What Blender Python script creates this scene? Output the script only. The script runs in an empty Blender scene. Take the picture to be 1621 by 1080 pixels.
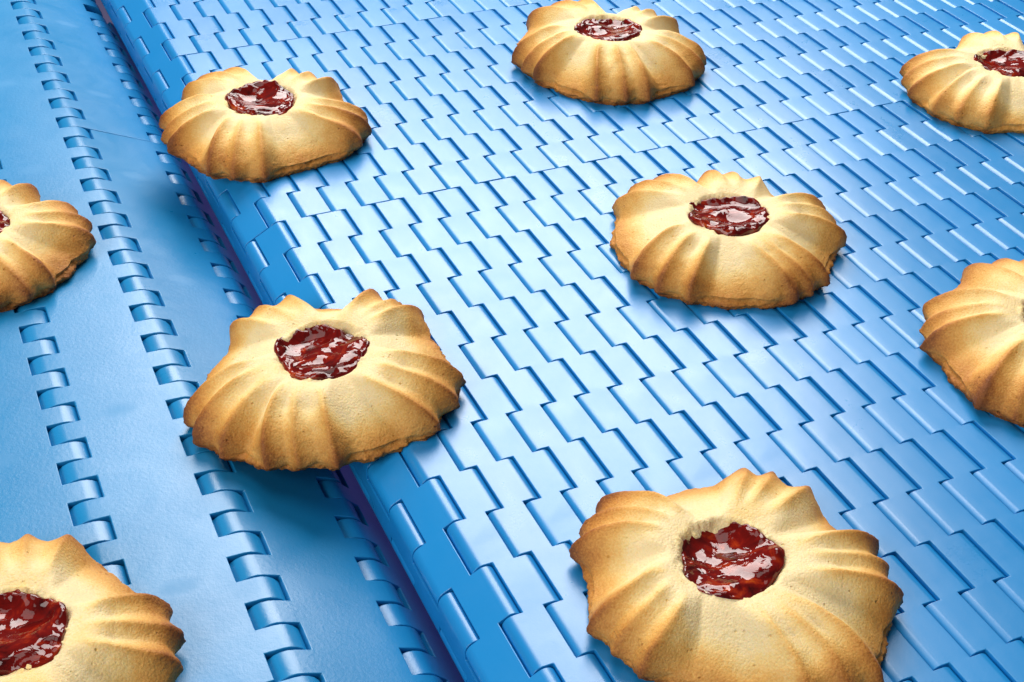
import bpy, bmesh, math, random
import numpy as np
from mathutils import Vector, Matrix

S = 0.001                                   # everything is modelled in millimetres, the scene is in metres
R = math.radians
scene = bpy.context.scene
COL = scene.collection

# ------------------------------------------------------------------ camera
cam_d = bpy.data.cameras.new('camera'); cam = bpy.data.objects.new('camera', cam_d); COL.objects.link(cam)
cx_ = (0.91230681, -0.40840724, 0.02999668)
cy_ = (0.21694522, 0.54414237, 0.81045904)
cz_ = (-0.3473198, -0.73287967, 0.58502679)
m = Matrix.Identity(4)
for i in range(3):
    m[i][0] = cx_[i]; m[i][1] = cy_[i]; m[i][2] = cz_[i]
m[0][3], m[1][3], m[2][3] = -0.10409147, -0.27912408, 0.18879377
cam.matrix_world = m
cam_d.sensor_width = 36.0; cam_d.lens = 50.199
cam_d.clip_start = 0.01; cam_d.clip_end = 20.0
scene.camera = cam

# ------------------------------------------------------------------ render look
scene.render.engine = 'CYCLES'
scene.view_settings.view_transform = 'Standard'
scene.view_settings.look = 'None'
scene.view_settings.exposure = 0.0
scene.view_settings.gamma = 1.0
scene.cycles.max_bounces = 10
scene.cycles.diffuse_bounces = 5
scene.cycles.transmission_bounces = 8
scene.cycles.use_denoising = True
scene.cycles.sample_clamp_indirect = 6.0

# ------------------------------------------------------------------ studio light
world = bpy.data.worlds.new('World'); scene.world = world; world.use_nodes = True
bg = world.node_tree.nodes['Background']
bg.inputs[0].default_value = (0.88, 0.93, 1.0, 1); bg.inputs[1].default_value = 0.085

def area(name, loc, target, sx, sy, power, color):
    ld = bpy.data.lights.new(name, 'AREA'); ld.shape = 'RECTANGLE'; ld.size = sx; ld.size_y = sy
    ld.energy = power; ld.color = color
    o = bpy.data.objects.new(name, ld); COL.objects.link(o)
    o.location = loc
    d = Vector(target) - Vector(loc)
    o.rotation_euler = d.to_track_quat('-Z', 'Y').to_euler()
    return o
area('key_softbox', (0.28, 0.60, 0.62), (0.0, -0.01, 0.0), 0.62, 0.60, 11.6, (1.0, 0.97, 0.94))
area('fill_softbox', (-0.80, -0.38, 0.50), (0.0, 0.0, 0.0), 0.6, 0.6, 6.0, (1.0, 0.97, 0.93))

area('top_softbox', (-0.12, 0.05, 0.95), (0.0, 0.0, 0.0), 0.55, 0.55, 2.0, (1.0, 0.98, 0.95))
area('violet_gap_fill', (0.015, 0.05, -0.030), (-0.040, 0.05, -0.032), 0.40, 0.015, 0.010, (0.26, 0.17, 1.0))  # unseen helper light added below the belt, tints the dark gap violet

# ------------------------------------------------------------------ helpers
def thing(name, label, cat, loc=(0, 0, 0), group=None):
    o = bpy.data.objects.new(name, None); COL.objects.link(o)
    o.empty_display_size = 0.01
    o.location = loc
    o['label'] = label; o['category'] = cat
    if group: o['group'] = group
    return o

def mesh_obj(name, me, parent=None):
    o = bpy.data.objects.new(name, me); COL.objects.link(o)
    if parent: o.parent = parent
    return o

class NT:
    """small node helper"""
    def __init__(s, name):
        s.m = bpy.data.materials.new(name); s.m.use_nodes = True
        s.t = s.m.node_tree; s.n = s.t.nodes; s.p = s.n['Principled BSDF']
    def add(s, typ, **kw):
        x = s.n.new(typ)
        for k, v in kw.items():
            if k in x.inputs: x.inputs[k].default_value = v
            else: setattr(x, k, v)
        return x
    def link(s, a, b): s.t.links.new(a, b)
    def obj_co(s):
        return s.add('ShaderNodeTexCoord').outputs['Object']
    def noise(s, scale, detail=3.0, rough=0.5, co=None, dist=0.0):
        x = s.add('ShaderNodeTexNoise'); x.inputs['Scale'].default_value = scale
        x.inputs['Detail'].default_value = detail; x.inputs['Roughness'].default_value = rough
        x.inputs['Distortion'].default_value = dist
        if co is not None: s.link(co, x.inputs['Vector'])
        return x.outputs['Fac']
    def ramp(s, fac, stops):
        x = s.add('ShaderNodeValToRGB'); e = x.color_ramp.elements
        while len(e) < len(stops): e.new(0.5)
        for el, (p, c) in zip(e, stops):
            el.position = p; el.color = c if len(c) == 4 else (*c, 1)
        s.link(fac, x.inputs[0]); return x.outputs[0]
    def math(s, op, a, b=None, c=None, clamp=False):
        x = s.add('ShaderNodeMath'); x.operation = op; x.use_clamp = clamp
        for i, v in enumerate((a, b, c)):
            if v is None: continue
            if isinstance(v, (int, float)): x.inputs[i].default_value = v
            else: s.link(v, x.inputs[i])
        return x.outputs[0]
    def mix(s, fac, a, b):
        x = s.add('ShaderNodeMix'); x.data_type = 'RGBA'
        for i, v in ((0, fac), (6, a), (7, b)):
            if isinstance(v, (int, float)): x.inputs[i].default_value = v
            elif isinstance(v, tuple): x.inputs[i].default_value = (*v, 1)
            else: s.link(v, x.inputs[i])
        return x.outputs[2]
    def bump(s, h, strength, dist, normal=None):
        x = s.add('ShaderNodeBump'); x.inputs['Strength'].default_value = strength
        x.inputs['Distance'].default_value = dist
        s.link(h, x.inputs['Height'])
        if normal is not None: s.link(normal, x.inputs['Normal'])
        return x.outputs['Normal']

# ------------------------------------------------------------------ materials
def plastic(name, base, base2, rough, grain_scale, grain_h, gate=False, ior=1.62):
    k = NT(name); co = k.obj_co(); p = k.p
    big = k.noise(38.0, 4.0, 0.55, co, 0.6)
    rnd = k.add('ShaderNodeObjectInfo').outputs['Random']   # modules come from different batches
    hs = k.add('ShaderNodeHueSaturation'); k.link(k.mix(big, base, base2), hs.inputs['Color'])
    k.link(k.math('MULTIPLY_ADD', rnd, 0.10, 0.95), hs.inputs['Value'])
    k.link(hs.outputs[0], p.inputs['Base Color'])
    fine = k.noise(grain_scale, 3.0, 0.6, co)
    speck = k.noise(grain_scale * 0.35, 3.0, 0.6, co)
    rr = k.math('MULTIPLY_ADD', k.noise(60.0, 5.0, 0.6, co, 0.8), 0.24, rough - 0.12)
    rr = k.math('MULTIPLY_ADD', rnd, 0.04, rr)
    rr = k.math('MULTIPLY_ADD', speck, 0.06, rr)
    if gate:                                             # faint oval moulding marks along each module
        sx = k.add('ShaderNodeSeparateXYZ'); k.link(co, sx.inputs[0])
        dx = k.math('DIVIDE', k.math('SUBTRACT', sx.outputs[0], 0.0113), 0.0040)
        ym = k.math('SUBTRACT', k.math('MODULO', k.math('ADD', k.math('ADD', sx.outputs[1], 0.2514), 0.0562 * 12.5), 0.0562), 0.0281)
        dy = k.math('DIVIDE', ym, 0.0022)
        d2 = k.math('ADD', k.math('MULTIPLY', dx, dx), k.math('MULTIPLY', dy, dy))
        gm = k.math('SUBTRACT', 1.0, k.math('MULTIPLY', k.math('ADD', d2, k.math('MULTIPLY', big, 0.8)), 0.55), None, True)
        rr = k.math('MULTIPLY_ADD', gm, 0.12, rr)
        fine = k.math('MULTIPLY', fine, k.math('SUBTRACT', 1.0, k.math('MULTIPLY', gm, 0.8)))
    k.link(rr, p.inputs['Roughness'])
    p.inputs['IOR'].default_value = ior
    n = k.bump(fine, 1.0, grain_h)
    n = k.bump(k.noise(70.0, 2.0, 0.5, co), 1.0, 0.00008, n)
    k.link(n, p.inputs['Normal'])
    return k.m
M_NARROW = plastic('blue_plastic_smooth', (0.008, 0.235, 0.58), (0.010, 0.25, 0.61), 0.27, 2600.0, 0.000012)
M_WIDE = plastic('blue_plastic_grained', (0.008, 0.225, 0.52), (0.011, 0.262, 0.57), 0.28, 1500.0, 0.00004, True, 1.56)

def dough():
    k = NT('baked_dough'); co = k.obj_co(); p = k.p
    br = k.add('ShaderNodeAttribute', attribute_name='browning').outputs['Fac']
    n1 = k.noise(230.0, 4.0, 0.6, co); n2 = k.noise(2400.0, 2.0, 0.6, co); n3 = k.noise(70.0, 3.0, 0.5, co)
    f = k.math('MULTIPLY_ADD', k.math('SUBTRACT', n1, 0.5), 0.28, br)
    f = k.math('MULTIPLY_ADD', k.math('SUBTRACT', n2, 0.5), 0.42, f)
    f = k.math('MULTIPLY_ADD', k.math('SUBTRACT', n3, 0.5), 0.30, f, True)
    pv = k.add('ShaderNodeTexVoronoi'); pv.inputs['Scale'].default_value = 520.0; k.link(co, pv.inputs['Vector'])
    pore = k.math('MULTIPLY', k.math('SUBTRACT', 1.0, k.math('MULTIPLY', pv.outputs['Distance'], 5.5), None, True), k.math('GREATER_THAN', k.noise(260.0, 2.0, 0.5, co), 0.57))
    f = k.math('MULTIPLY_ADD', pore, 0.22, f, True)
    c = k.ramp(f, [(0.0, (0.92, 0.74, 0.41)), (0.22, (0.89, 0.635, 0.25)), (0.45, (0.79, 0.435, 0.11)), (0.68, (0.61, 0.265, 0.050)), (0.88, (0.38, 0.130, 0.022)), (1.0, (0.23, 0.070, 0.013))])
    k.link(c, p.inputs['Base Color'])
    p.inputs['Roughness'].default_value = 0.62
    p.inputs['Specular IOR Level'].default_value = 0.35
    p.inputs['Subsurface Weight'].default_value = 0.18
    p.inputs['Subsurface Radius'].default_value = (0.0016, 0.0008, 0.0003)
    p.inputs['Subsurface Scale'].default_value = 1.0
    v = k.add('ShaderNodeTexVoronoi'); v.inputs['Scale'].default_value = 2000.0; k.link(co, v.inputs['Vector'])
    h = k.math('MULTIPLY_ADD', v.outputs['Distance'], -0.5, k.math('MULTIPLY', n2, 1.0))
    h = k.math('MULTIPLY_ADD', pore, -2.0, h)
    n = k.bump(h, 1.0, 0.00014)
    n = k.bump(k.noise(950.0, 3.0, 0.6, co), 1.0, 0.00006, n)
    k.link(n, p.inputs['Normal'])
    return k.m
M_DOUGH = dough()

def jam():
    k = NT('red_jam'); co = k.obj_co(); p = k.p
    n = k.noise(210.0, 4.0, 0.6, co, 0.8)
    c = k.ramp(n, [(0.34, (0.05, 0.002, 0.002)), (0.54, (0.17, 0.005, 0.003)), (0.65, (0.34, 0.026, 0.004)), (0.76, (0.62, 0.15, 0.01))])
    k.link(c, p.inputs['Base Color'])
    p.inputs['Roughness'].default_value = 0.045
    p.inputs['IOR'].default_value = 1.46
    p.inputs['Transmission Weight'].default_value = 0.0
    p.inputs['Coat Weight'].default_value = 0.0; p.inputs['Coat Roughness'].default_value = 0.04
    b = k.bump(k.noise(420.0, 2.0, 0.5, co, 1.0), 1.0, 0.00010)
    k.link(b, p.inputs['Normal']); k.link(b, p.inputs['Coat Normal'])
    return k.m
M_JAM = jam()

kd = NT('dark_light_block'); kd.p.inputs['Base Color'].default_value = (0.035, 0.03, 0.09, 1); kd.p.inputs['Roughness'].default_value = 0.7  # for the added sheet that keeps out light from underneath
M_LIGHT_BLOCK = kd.m

# ------------------------------------------------------------------ unseen dark sheet added under the conveyors to block light from below
bm = bmesh.new()
vs = [bm.verts.new((x * 3.0, y * 3.0, -0.16)) for x, y in ((-1, -1), (1, -1), (1, 1), (-1, 1))]
bm.faces.new(vs); me = bpy.data.meshes.new('floor'); bm.to_mesh(me); bm.free(); me.materials.append(M_LIGHT_BLOCK)
fl = mesh_obj('floor', me); fl['kind'] = 'structure'; fl['label'] = 'dark sheet added far below the two belts to block light from beneath'

# ------------------------------------------------------------------ hinged belt modules
def module_mesh(name, P, r, e, half, n_half, clear, bevel, mat, taper=0.0):
    """One moulded belt module: flat slab from hinge axis (0,0) to hinge axis (P,0), surface at z=+r, with fingers
    that alternately reach past the right and past the left axis; n_half half periods along -y, top finger reaches right."""
    NA = 12
    rr = math.hypot(e, r)
    wall = r - math.sqrt(r * r - e * e) + 0.08 * r        # height of the upright slot wall
    def end(convex, x0, sgn):
        pts = [(x0 - sgn * e, r)]                        # rim of the slot, shared by both outlines
        for i in range(NA + 1):
            t = i / NA
            if convex:
                a = math.pi / 2 - math.pi * t
                pts.append((x0 + sgn * r * math.cos(a), r * math.sin(a)))
            else:                                        # upright wall, then an undercut round the knuckle
                if t <= 0.25: q = (e, r - wall * (t / 0.25))
                elif t >= 0.75: q = (e, -r + wall * ((1 - t) / 0.25))
                else:
                    u = (t - 0.5) / 0.25
                    q = (e + (rr - e) * math.sqrt(max(0.0, 1 - u * u)), (r - wall) * -u)
                pts.append((x0 - sgn * q[0], q[1]))
        pts.append((x0 - sgn * e, -r))
        return pts
    def profile(right_convex, left_convex):
        R_ = end(right_convex, P, 1)                     # top to bottom
        L_ = end(left_convex, 0, -1)[::-1]               # bottom to top
        top = [(P * 0.5, r)]
        bot = [(P * 0.5, -r)]
        return top + R_ + bot + L_
    A = profile(True, False); B = profile(False, True); Cc = profile(False, False)
    secs = []
    y = 0.0
    for i in range(n_half):
        pr = A if i % 2 == 0 else B
        y0, y1 = -i * half, -(i + 1) * half
        secs.append((y0 - clear / 2, pr)); secs.append((y1 + clear / 2, pr))
        if i < n_half - 1:
            secs.append((y1 + clear / 2, Cc)); secs.append((y1 - clear / 2, Cc))
    bm = bmesh.new()
    N = len(A)
    rows = []
    for (yy, pr) in secs:
        rows.append([(x, yy, z) for x, z in pr])
    verts = {}
    def V(p):
        k_ = (round(p[0], 4), round(p[1], 4), round(p[2], 4))
        if k_ not in verts: verts[k_] = bm.verts.new((p[0] * S, p[1] * S, p[2] * S))
        return verts[k_]
    def F(ps):
        vv = []
        for p in ps:
            v = V(p)
            if v not in vv: vv.append(v)
        if len(vv) >= 3:
            try: return bm.faces.new(vv)
            except ValueError: return None
    for i in range(len(rows) - 1):
        a, b = rows[i], rows[i + 1]
        if abs(a[0][1] - b[0][1]) > 1e-6:                # a run along y
            for j in range(N):
                F((a[j], a[(j + 1) % N], b[(j + 1) % N], b[j]))
        else:                                            # side wall of a finger: everything between the two outlines
            for lo, hi in ((1, NA + 3), (NA + 5, 2 * NA + 7)):
                loop_a = a[lo:hi + 1]; loop_b = b[lo:hi + 1]
                if loop_a == loop_b: continue
                F(loop_a + loop_b[::-1])
    F(rows[0][::-1]); F(rows[-1])
    bmesh.ops.recalc_face_normals(bm, faces=bm.faces)
    if bevel:
        ed = [g for g in bm.edges if len(g.link_faces) == 2 and g.calc_face_angle(0) > R(32)]
        bmesh.ops.bevel(bm, geom=ed, offset=bevel * S, offset_type='OFFSET', segments=2, profile=0.5, affect='EDGES', clamp_overlap=True)
    for f in bm.faces: f.smooth = True
    me = bpy.data.meshes.new(name); bm.to_mesh(me); bm.free()
    me.materials.append(mat)
    me.set_sharp_from_angle(angle=R(50))
    # flat tops keep flat normals: area-weighted normals, baked once into the shared mesh
    tmp = bpy.data.objects.new('tmp', me); COL.objects.link(tmp)
    w = tmp.modifiers.new('w', 'WEIGHTED_NORMAL'); w.mode = 'FACE_AREA'; w.weight = 100; w.keep_sharp = True
    dg = bpy.context.evaluated_depsgraph_get()
    out = bpy.data.meshes.new_from_object(tmp.evaluated_get(dg)); out.name = name
    bpy.data.objects.remove(tmp); bpy.data.meshes.remove(me)
    return out

PLAY = random.Random(5)                             # the little play every hinge has
def place_module(me, parent, ax, az, tilt, y):
    o = mesh_obj('belt_module', me, parent)
    o.location = (ax * S, (y + PLAY.uniform(-0.06, 0.06)) * S, (az + PLAY.uniform(-0.05, 0.0)) * S); o.rotation_euler = (0, R(tilt + PLAY.uniform(-0.35, 0.35)), 0)
    return o

# narrow-pitch belt on the right: pitch 8 mm, axis i at x = 8 i - 2, half period 13.207 mm
P1, R1, E1, H1 = 8.0, 2.2, 1.9, 26.41396 / 2
belt_r = thing('conveyor_belt', 'pale blue plastic conveyor belt of narrow interlocking rows with a rounded edge', 'conveyor belt')
me_n = module_mesh('narrow_belt_module', P1, R1, E1, H1, 24, 0.34, 0.16, M_NARROW)
PER = 26.41396
row_pos = {}
for i in range(-2, 40):                              # right axis index i, left axis i-1
    row_pos[i] = (8.0 * (i - 1) - 2.0, -R1, 0.0)
px, pz, t = -26.0, -R1, 0.0
for i, t in ((-3, 30.0), (-4, 92.0), (-5, 155.0), (-6, 180.0), (-7, 180.0)):
    px -= P1 * math.cos(R(t)); pz -= P1 * math.sin(R(t))
    row_pos[i] = (px, pz, -t)
for i, (x, z, t) in sorted(row_pos.items()):
    # a module joint of row i lies at j = -1 (odd) or -5 (even), modules are 12 periods long
    j0 = -1 if i % 2 else -5
    for jt in (j0 - 12, j0):                         # far end of each module
        y_far, y_near = -jt * PER, -(jt + 12) * PER
        place_module(me_n, belt_r, x, z, t, y_far)

# wide belt on the left: pitch 25 mm, half period 6.457 mm, turning down towards the gap
P2, R2, E2, Q2 = 25.0, 5.0, 3.4, 12.914
belt_l = thing('conveyor_belt', 'darker blue conveyor belt of wide flat modules with toothed hinges, curving downwards', 'conveyor belt')
belt_l.rotation_euler = (0, 0, -0.006)
me_w = module_mesh('wide_belt_module', P2, R2, E2, Q2 / 2, 52, 0.42, 0.22, M_WIDE)
tilts = [0.0, 0.0, 1.4, 23.4, 47.0, 72.0, 97.0]
ax, az = -89.5 - 50.0, -9.0
for q, t in enumerate(tilts):
    yj = 2.3 + 8 * Q2                                # the visible butt joint
    off = (9, 4, 9, 0, 8, 8, 8)[q]
    for n in ((-26, 0, 26) if off < 5 else (-26, 0)):
        place_module(me_w, belt_l, ax, az, t, yj + (off + n) * Q2)
    ax += P2 * math.cos(R(t)); az -= P2 * math.sin(R(t))

# ------------------------------------------------------------------ noise in numpy
def _hash(ix, iy, iz, seed):
    h = (ix * 374761393 + iy * 668265263 + iz * 2147483647 + seed * 144665) & 0xffffffff
    h = ((h ^ (h >> 13)) * 1274126177) & 0xffffffff
    h = (h ^ (h >> 16)) & 0xffffffff
    return h.astype(np.float64) / 0xffffffff * 2 - 1
def vnoise(p, freq, seed):
    q = p * freq
    i = np.floor(q).astype(np.int64); f = q - i; f = f * f * (3 - 2 * f)
    out = 0
    for dx in (0, 1):
        for dy in (0, 1):
            for dz in (0, 1):
                w = (f[..., 0] if dx else 1 - f[..., 0]) * (f[..., 1] if dy else 1 - f[..., 1]) * (f[..., 2] if dz else 1 - f[..., 2])
                out = out + w * _hash(i[..., 0] + dx, i[..., 1] + dy, i[..., 2] + dz, seed)
    return out
def fbm(p, freq, seed, octs=3, gain=0.5):
    o = 0; a = 1.0
    for k in range(octs):
        o = o + a * vnoise(p, freq * 2 ** k, seed + k * 17); a *= gain
    return o
def smooth(a, b, x):
    t = np.clip((x - a) / (b - a), 0, 1); return t * t * (3 - 2 * t)

def grid_mesh(name, X, cap_top=None, cap_bot=None):
    """X: (rings, segs, 3) closed in the second direction"""
    nr, ns, _ = X.shape
    vs = X.reshape(-1, 3)
    r_, s_ = np.meshgrid(np.arange(nr - 1), np.arange(ns), indexing='ij')
    a = r_ * ns + s_; b = r_ * ns + (s_ + 1) % ns; c = (r_ + 1) * ns + (s_ + 1) % ns; d = (r_ + 1) * ns + s_
    quads = np.stack([a, d, c, b], -1).reshape(-1, 4)
    n0 = len(vs)
    extra = []; tris = []
    extra.append(X[0].mean(0)); s = np.arange(ns)
    tris.append(np.stack([np.full(ns, n0), s, (s + 1) % ns], -1))
    extra.append(X[-1].mean(0)); base = (nr - 1) * ns
    tris.append(np.stack([np.full(ns, n0 + 1), base + (s + 1) % ns, base + s], -1))
    allv = np.concatenate([vs, np.array(extra)]) * S
    tr = np.concatenate(tris)
    me = bpy.data.meshes.new(name)
    me.vertices.add(len(allv)); me.vertices.foreach_set('co', allv.ravel().astype(np.float32))
    loops = np.concatenate([quads.ravel(), tr.ravel()]).astype(np.int32)
    starts = np.concatenate([np.arange(len(quads)) * 4, len(quads) * 4 + np.arange(len(tr)) * 3]).astype(np.int32)
    me.loops.add(len(loops)); me.loops.foreach_set('vertex_index', loops)
    me.polygons.add(len(starts)); me.polygons.foreach_set('loop_start', starts)
    me.polygons.foreach_set('use_smooth', np.ones(len(starts), bool))
    me.update(calc_edges=True); me.validate()
    return me

# ------------------------------------------------------------------ cookies
def cookie(label, x, y, z, petals, seed, rad=29.5, height=10.5, spread=14.6, swirl=6.0, brown=0.0, tilt=(0, 0), jam_r=9.9, jam_off=(0, 0)):
    rng = np.random.default_rng(seed)
    root = thing('jam_cookie', label, 'cookie', (x * S, y * S, z * S), 'jam cookies on the conveyor belts')
    root.rotation_euler = (R(tilt[0]), R(tilt[1]), 0)
    ns = 360
    th = np.linspace(0, 2 * np.pi, ns, endpoint=False)
    # profile parameter: top from centre to rim to outer edge, side wall, underside
    n_in, n_top, n_side, n_bot = 22, 64, 18, 8
    ridges = []; cents = []; len_ = []
    for p_ in petals:
        c_ = R(p_ + rng.uniform(-3, 3)); cents.append(c_)
        sp = R(spread + rng.uniform(-1.5, 1.5)); tw_ = R(rng.uniform(-5, 10)); len_.append(rng.uniform(-0.035, 0.03))
        for k in (-1, 0, 1):
            ridges.append((c_, tw_, k * sp + R(rng.uniform(-1.8, 1.8)), rng.uniform(0.75, 1.15)))
    def dang(a, b): return (a - b + np.pi) % (2 * np.pi) - np.pi
    def lobe_f(a, u=1.0):
        g = 1.08 - 0.08 * u
        o = np.zeros_like(a)
        for c_ in cents:
            d = np.abs(dang(a, c_)); o = np.maximum(o, 1 - smooth(R(15) * g, R(28) * g, d))
        return o
    def ridge_f(a, u=1.0):
        # the piped flutes run almost parallel, so they stand wider apart (in angle) near the middle
        o = np.zeros_like(a); g = float(np.interp(u, [0, 0.06, 0.16, 0.30, 0.6, 1.0], [0.45, 0.70, 1.02, 1.14, 1.06, 0.97]))
        for (c_, tw_, k_, w) in ridges:
            d = np.abs(dang(a, c_ + k_ * g + tw_ * (u - 0.75))) / R(7.2 * (1 + 0.2 * (1 - u)))
            o = np.maximum(o, w * np.exp(-1.9 * np.sqrt(d * d + 0.03) + 0.33))
        return o
    r1 = 10.4
    outl = 1 + 0.035 * np.sin(2 * th + rng.uniform(0, 6)) + 0.02 * np.sin(3 * th + rng.uniform(0, 6))
    rows = []; brn = []
    H = height
    cosr = []
    def add(r, zz, nr_, nz_, amp, bz, u):
        """one ring: radius array, height array, displacement direction, ridge amplitude"""
        rows.append((r, zz, nr_, nz_, amp, bz, u))
    lob0 = lobe_f(th)
    Rv = (rad - 4.0) * outl; Rl = (rad - 1.3) * outl
    Rout = Rv + (Rl - Rv) * lob0
    for c_, l_ in zip(cents, len_):
        Rout = Rout * (1 + l_ * (1 - smooth(R(10), R(36), np.abs(dang(th, c_)))))
    zb = 2.9
    for i in range(n_in):                               # crater under the jam up to the rim
        u = i / n_in; r = np.full(ns, max(0.4, r1 * u)); 
        q = smooth(0.66, 1.0, u)
        add(r, np.full(ns, H - 3.3 * (1 - q) - 0.9 * (1 - smooth(0.3, 0.7, u))), 0, 1, 0.0, 0, u - 1)
    for i in range(n_top):
        t = (i + 0.0) / (n_top - 1)
        uu = 1 - (1 - t) ** 1.55                         # denser towards the edge
        # lobe- or valley-like curve
        a = th - R(swirl) * (uu - 0.5) * 1.0
        lb = lobe_f(a, uu)
        p_ = 1.18 + 1.35 * lb; q_ = 1.0 / (1.04 + 0.80 * lb)
        f = (1 - np.clip(uu, 0, 1) ** p_) ** q_
        r = r1 + (Rout - r1) * uu
        zz = zb + (H - zb) * f + 0.5 * np.sin(np.pi * min(1, uu * 2.2)) * (0.3 + lb)
        # displacement direction turns from up to outward
        nz_ = np.clip(1.15 - uu * 1.0, 0.08, 1); nr_ = np.clip(uu * 1.15, 0, 1)
        amp = 1.95 * smooth(0.12, 0.5, np.array(uu))
        add(r, zz, nr_, nz_, amp, 0, uu)
    for i in range(1, n_side + 1):
        t = i / n_side
        r = Rout - 0.9 * t ** 1.6 - 0.3 * t + (1 - lob0) * 1.5 * smooth(0.15, 0.6, np.array(t))
        add(r, np.full(ns, zb * (1 - t)), 1, 0.0, 2.05 * (1 - 0.85 * smooth(0.15, 0.95, np.array(t))), t, 1 + t)
    for i in range(1, n_bot + 1):
        t = i / n_bot
        add((Rout + (1 - lob0) * 1.5) * (1 - 0.96 * t) - 1.2 * (1 - t), np.full(ns, 0.0 + 0.25 * min(1, t * 4)), 0, 0, 0, 2, 3)
    nrw = len(rows)
    X = np.zeros((nrw, ns, 3)); B = np.zeros((nrw, ns))
    for k, (r, zz, nr_, nz_, amp, bz, u) in enumerate(rows):
        uu = min(max(u, 0), 1)
        a = th - R(swirl) * (uu - 0.5)
        rd = ridge_f(a, uu); lb = lobe_f(a, uu)
        d = amp * (rd * (0.55 + 0.45 * lb) * 1.25 - 0.42 * lb) if bz != 2 else 0
        nn = np.sqrt(np.asarray(nr_) ** 2 + np.asarray(nz_) ** 2) + 1e-9
        rad_ = r + d * np.asarray(nr_) / nn; zed = zz + d * np.asarray(nz_) / nn
        X[k, :, 0] = rad_ * np.cos(th); X[k, :, 1] = rad_ * np.sin(th); X[k, :, 2] = zed
        if bz == 2: B[k] = 0.8
        else:
            edge = smooth(0.25, 1.05, np.full(ns, uu)) ** 1.5
            side = smooth(0.0, 0.8, np.full(ns, max(0, u - 1)))
            B[k] = 0.04 + 0.60 * edge + 0.34 * np.clip(rd, 0, 1.1) ** 1.7 * smooth(0.03, 0.45, np.full(ns, uu)) * (0.45 + 0.55 * lb) - 0.10 * (1 - lb) * (1 - edge) + 0.22 * side + brown
    # roughness of the dough
    off = rng.uniform(-100, 100, 3)
    Y = X + off
    big = fbm(Y, 0.07, seed, 3); med = fbm(Y, 0.33, seed + 5, 3); fin = fbm(Y, 1.7, seed + 9, 2)
    um = np.array([max(-1, min(u, 2)) for (_, _, _, _, _, _, u) in rows])[:, None]
    isbot = np.array([bz == 2 for (_, _, _, _, _, bz, _) in rows])[:, None]
    foot = smooth(0.80, 1.4, um)
    rad_dir = np.stack([np.cos(th), np.sin(th), 0 * th], -1)[None]
    amp_r = (0.5 * big + 0.15 * med) * smooth(0.2, 1.0, um) + foot * (0.60 * med + 0.34 * fin) + 0.035 * fin
    amp_z = 0.35 * big + 0.06 * med + 0.02 * fin
    inner = um < 0
    amp_z = amp_z + np.where(inner, (0.95 * med + 0.3 * fin) * smooth(-1.0, -0.5, um) * (1 - smooth(-0.10, 0.02, um)), 0)
    flat = (1 - foot)
    X[..., 0:2] += (np.where(isbot, 0, amp_r)[..., None] * rad_dir)[..., 0:2]
    X[..., 2] += np.where(isbot, 0, amp_z * flat)
    X[..., 2] = np.maximum(X[..., 2], 0.0)
    B += np.where(isbot, 0, 0.10 * big + 0.06 * med)
    wj = (1 - smooth(-0.05, 0.7, um)) * (1 - isbot)
    X[..., 0] += jam_off[0] * wj; X[..., 1] += jam_off[1] * wj
    me = grid_mesh('biscuit', X)
    at = me.attributes.new('browning', 'FLOAT', 'POINT')
    vals = np.concatenate([B.ravel(), [0.0, 0.8]]).astype(np.float32)
    at.data.foreach_set('value', np.clip(vals, 0, 1))
    me.materials.append(M_DOUGH)
    mesh_obj('biscuit', me, root)
    # jam: a lumpy pool that fills the hollow
    nsj, nrj = 120, 36
    tj = np.linspace(0, 2 * np.pi, nsj, endpoint=False)
    lim = jam_r * (1 + 0.07 * np.sin(2 * tj + rng.uniform(0, 6)) + 0.05 * np.sin(3 * tj + rng.uniform(0, 6)) + 0.04 * np.sin(5 * tj + rng.uniform(0, 6)))
    J = np.zeros((nrj + 4, nsj, 3))
    for k in range(nrj):
        u = (k + 0.5) / nrj
        J[k, :, 0] = lim * u * np.cos(tj); J[k, :, 1] = lim * u * np.sin(tj)
        J[k, :, 2] = H - 0.55 + 0.15 * u ** 4 - 0.9 * max(0, (u - 0.9) / 0.1) ** 2
    Yj = J + rng.uniform(-100, 100, 3)
    ur = ((np.arange(nrj + 4) + 0.5) / nrj)[:, None]
    rim = smooth(0.6, 0.95, ur)
    bump = 1.3 * fbm(Yj * np.array([1, 1, 0.2]), 0.15, seed + 31, 2, 0.35) + 1.0 * rim * (np.abs(fbm(Yj, 0.42, seed + 41, 2)) - 0.35) + 0.07 * np.abs(fbm(Yj, 0.5, seed + 43, 2)) + 0.10 * rim * fbm(Yj, 1.2, seed + 47, 1) - 1.0 * (1 - np.clip(ur, 0, 1) ** 2)
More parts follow.
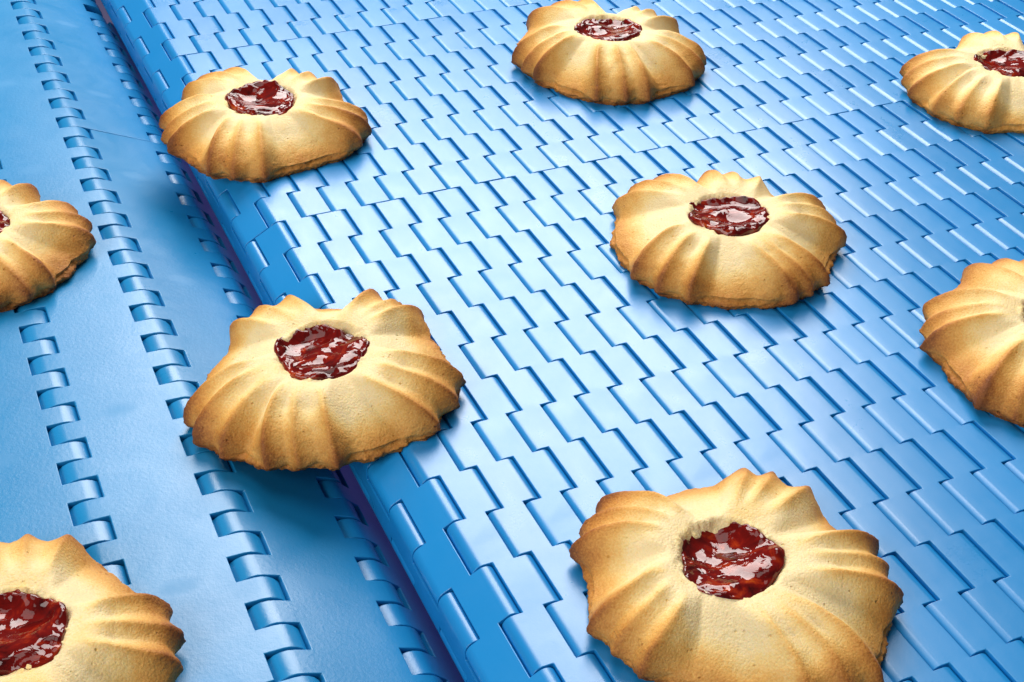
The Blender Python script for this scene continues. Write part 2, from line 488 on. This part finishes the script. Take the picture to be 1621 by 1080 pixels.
    tl_ = R(rng.uniform(70, 110)); bump = bump - (0.16 * (1 - 0.8 * rim)) * (J[..., 0] * math.cos(tl_) + J[..., 1] * math.sin(tl_)) + 0.72
    J[:nrj, :, 2] += bump[:nrj]
    for k in range(4):
        J[nrj + k] = J[nrj - 1] * np.array([1, 1, 0]) * (1, .97, .9, .5)[k]
        J[nrj + k, :, 2] = H - (2.6, 4.0, 4.6, 4.8)[k]
    J[..., 0] += jam_off[0]; J[..., 1] += jam_off[1]
    mj = grid_mesh('jam_filling', J); mj.materials.append(M_JAM)
    mesh_obj('jam_filling', mj, root)
    return root

cookie('golden jam cookie lying across the gap, touching both conveyor belts', -35.6, -42.3, -2.0, (-120, -46, 184, 101, 34), 11, rad=29.6, height=11.2, tilt=(0, -6.0), jam_off=(0.4, 0.2))
cookie('largest looking jam cookie in the bottom right corner with a big round jam centre', 13.5, -130.6, 0.0, (44, -20, -87, -172, 123), 22, rad=30.0, jam_off=(-2.6, 0.8))
cookie('jam cookie alone in the middle of the pale blue belt, between four other cookies', 73.2, -26.5, 0.0, (54, -9, -80, -158, 110), 33, rad=30.3)
cookie('well baked jam cookie at the nose edge of the pale blue belt, upper left', -15.9, 74.2, 0.0, (-120, -40, 176, 108, 33), 44, brown=0.05)
cookie('jam cookie at the top of the photo with white glints on its jam', 95.4, 81.0, 0.0, (-112, -46, 179, 97, 23), 55, rad=31.2, height=11.8, brown=0.02)
cookie('palest jam cookie of all, cut by the right border near the top corner', 199.2, 19.5, 0.0, (152, -157, 62, -85, -10), 66, rad=30.5, brown=-0.14)
cookie('brown edged cookie cut by the right border with its jam out of view', 120.1, -93.7, 0.0, (140, -152, 76, -80, 0), 77, brown=0.06, rad=32.3, jam_r=9.2)
cookie('jam cookie cut by the left border, upper one of the two on the grained belt', -100.0, 42.8, -4.0, (-2, -72, 60, 140, -145), 88, brown=0.05, jam_off=(1.8, -0.6))
cookie('jam cookie in the lower left corner on the grained belt', -110.2, -95.0, -4.0, (-15, 66, 138, -160, -85), 99, jam_off=(1.6, -0.3))
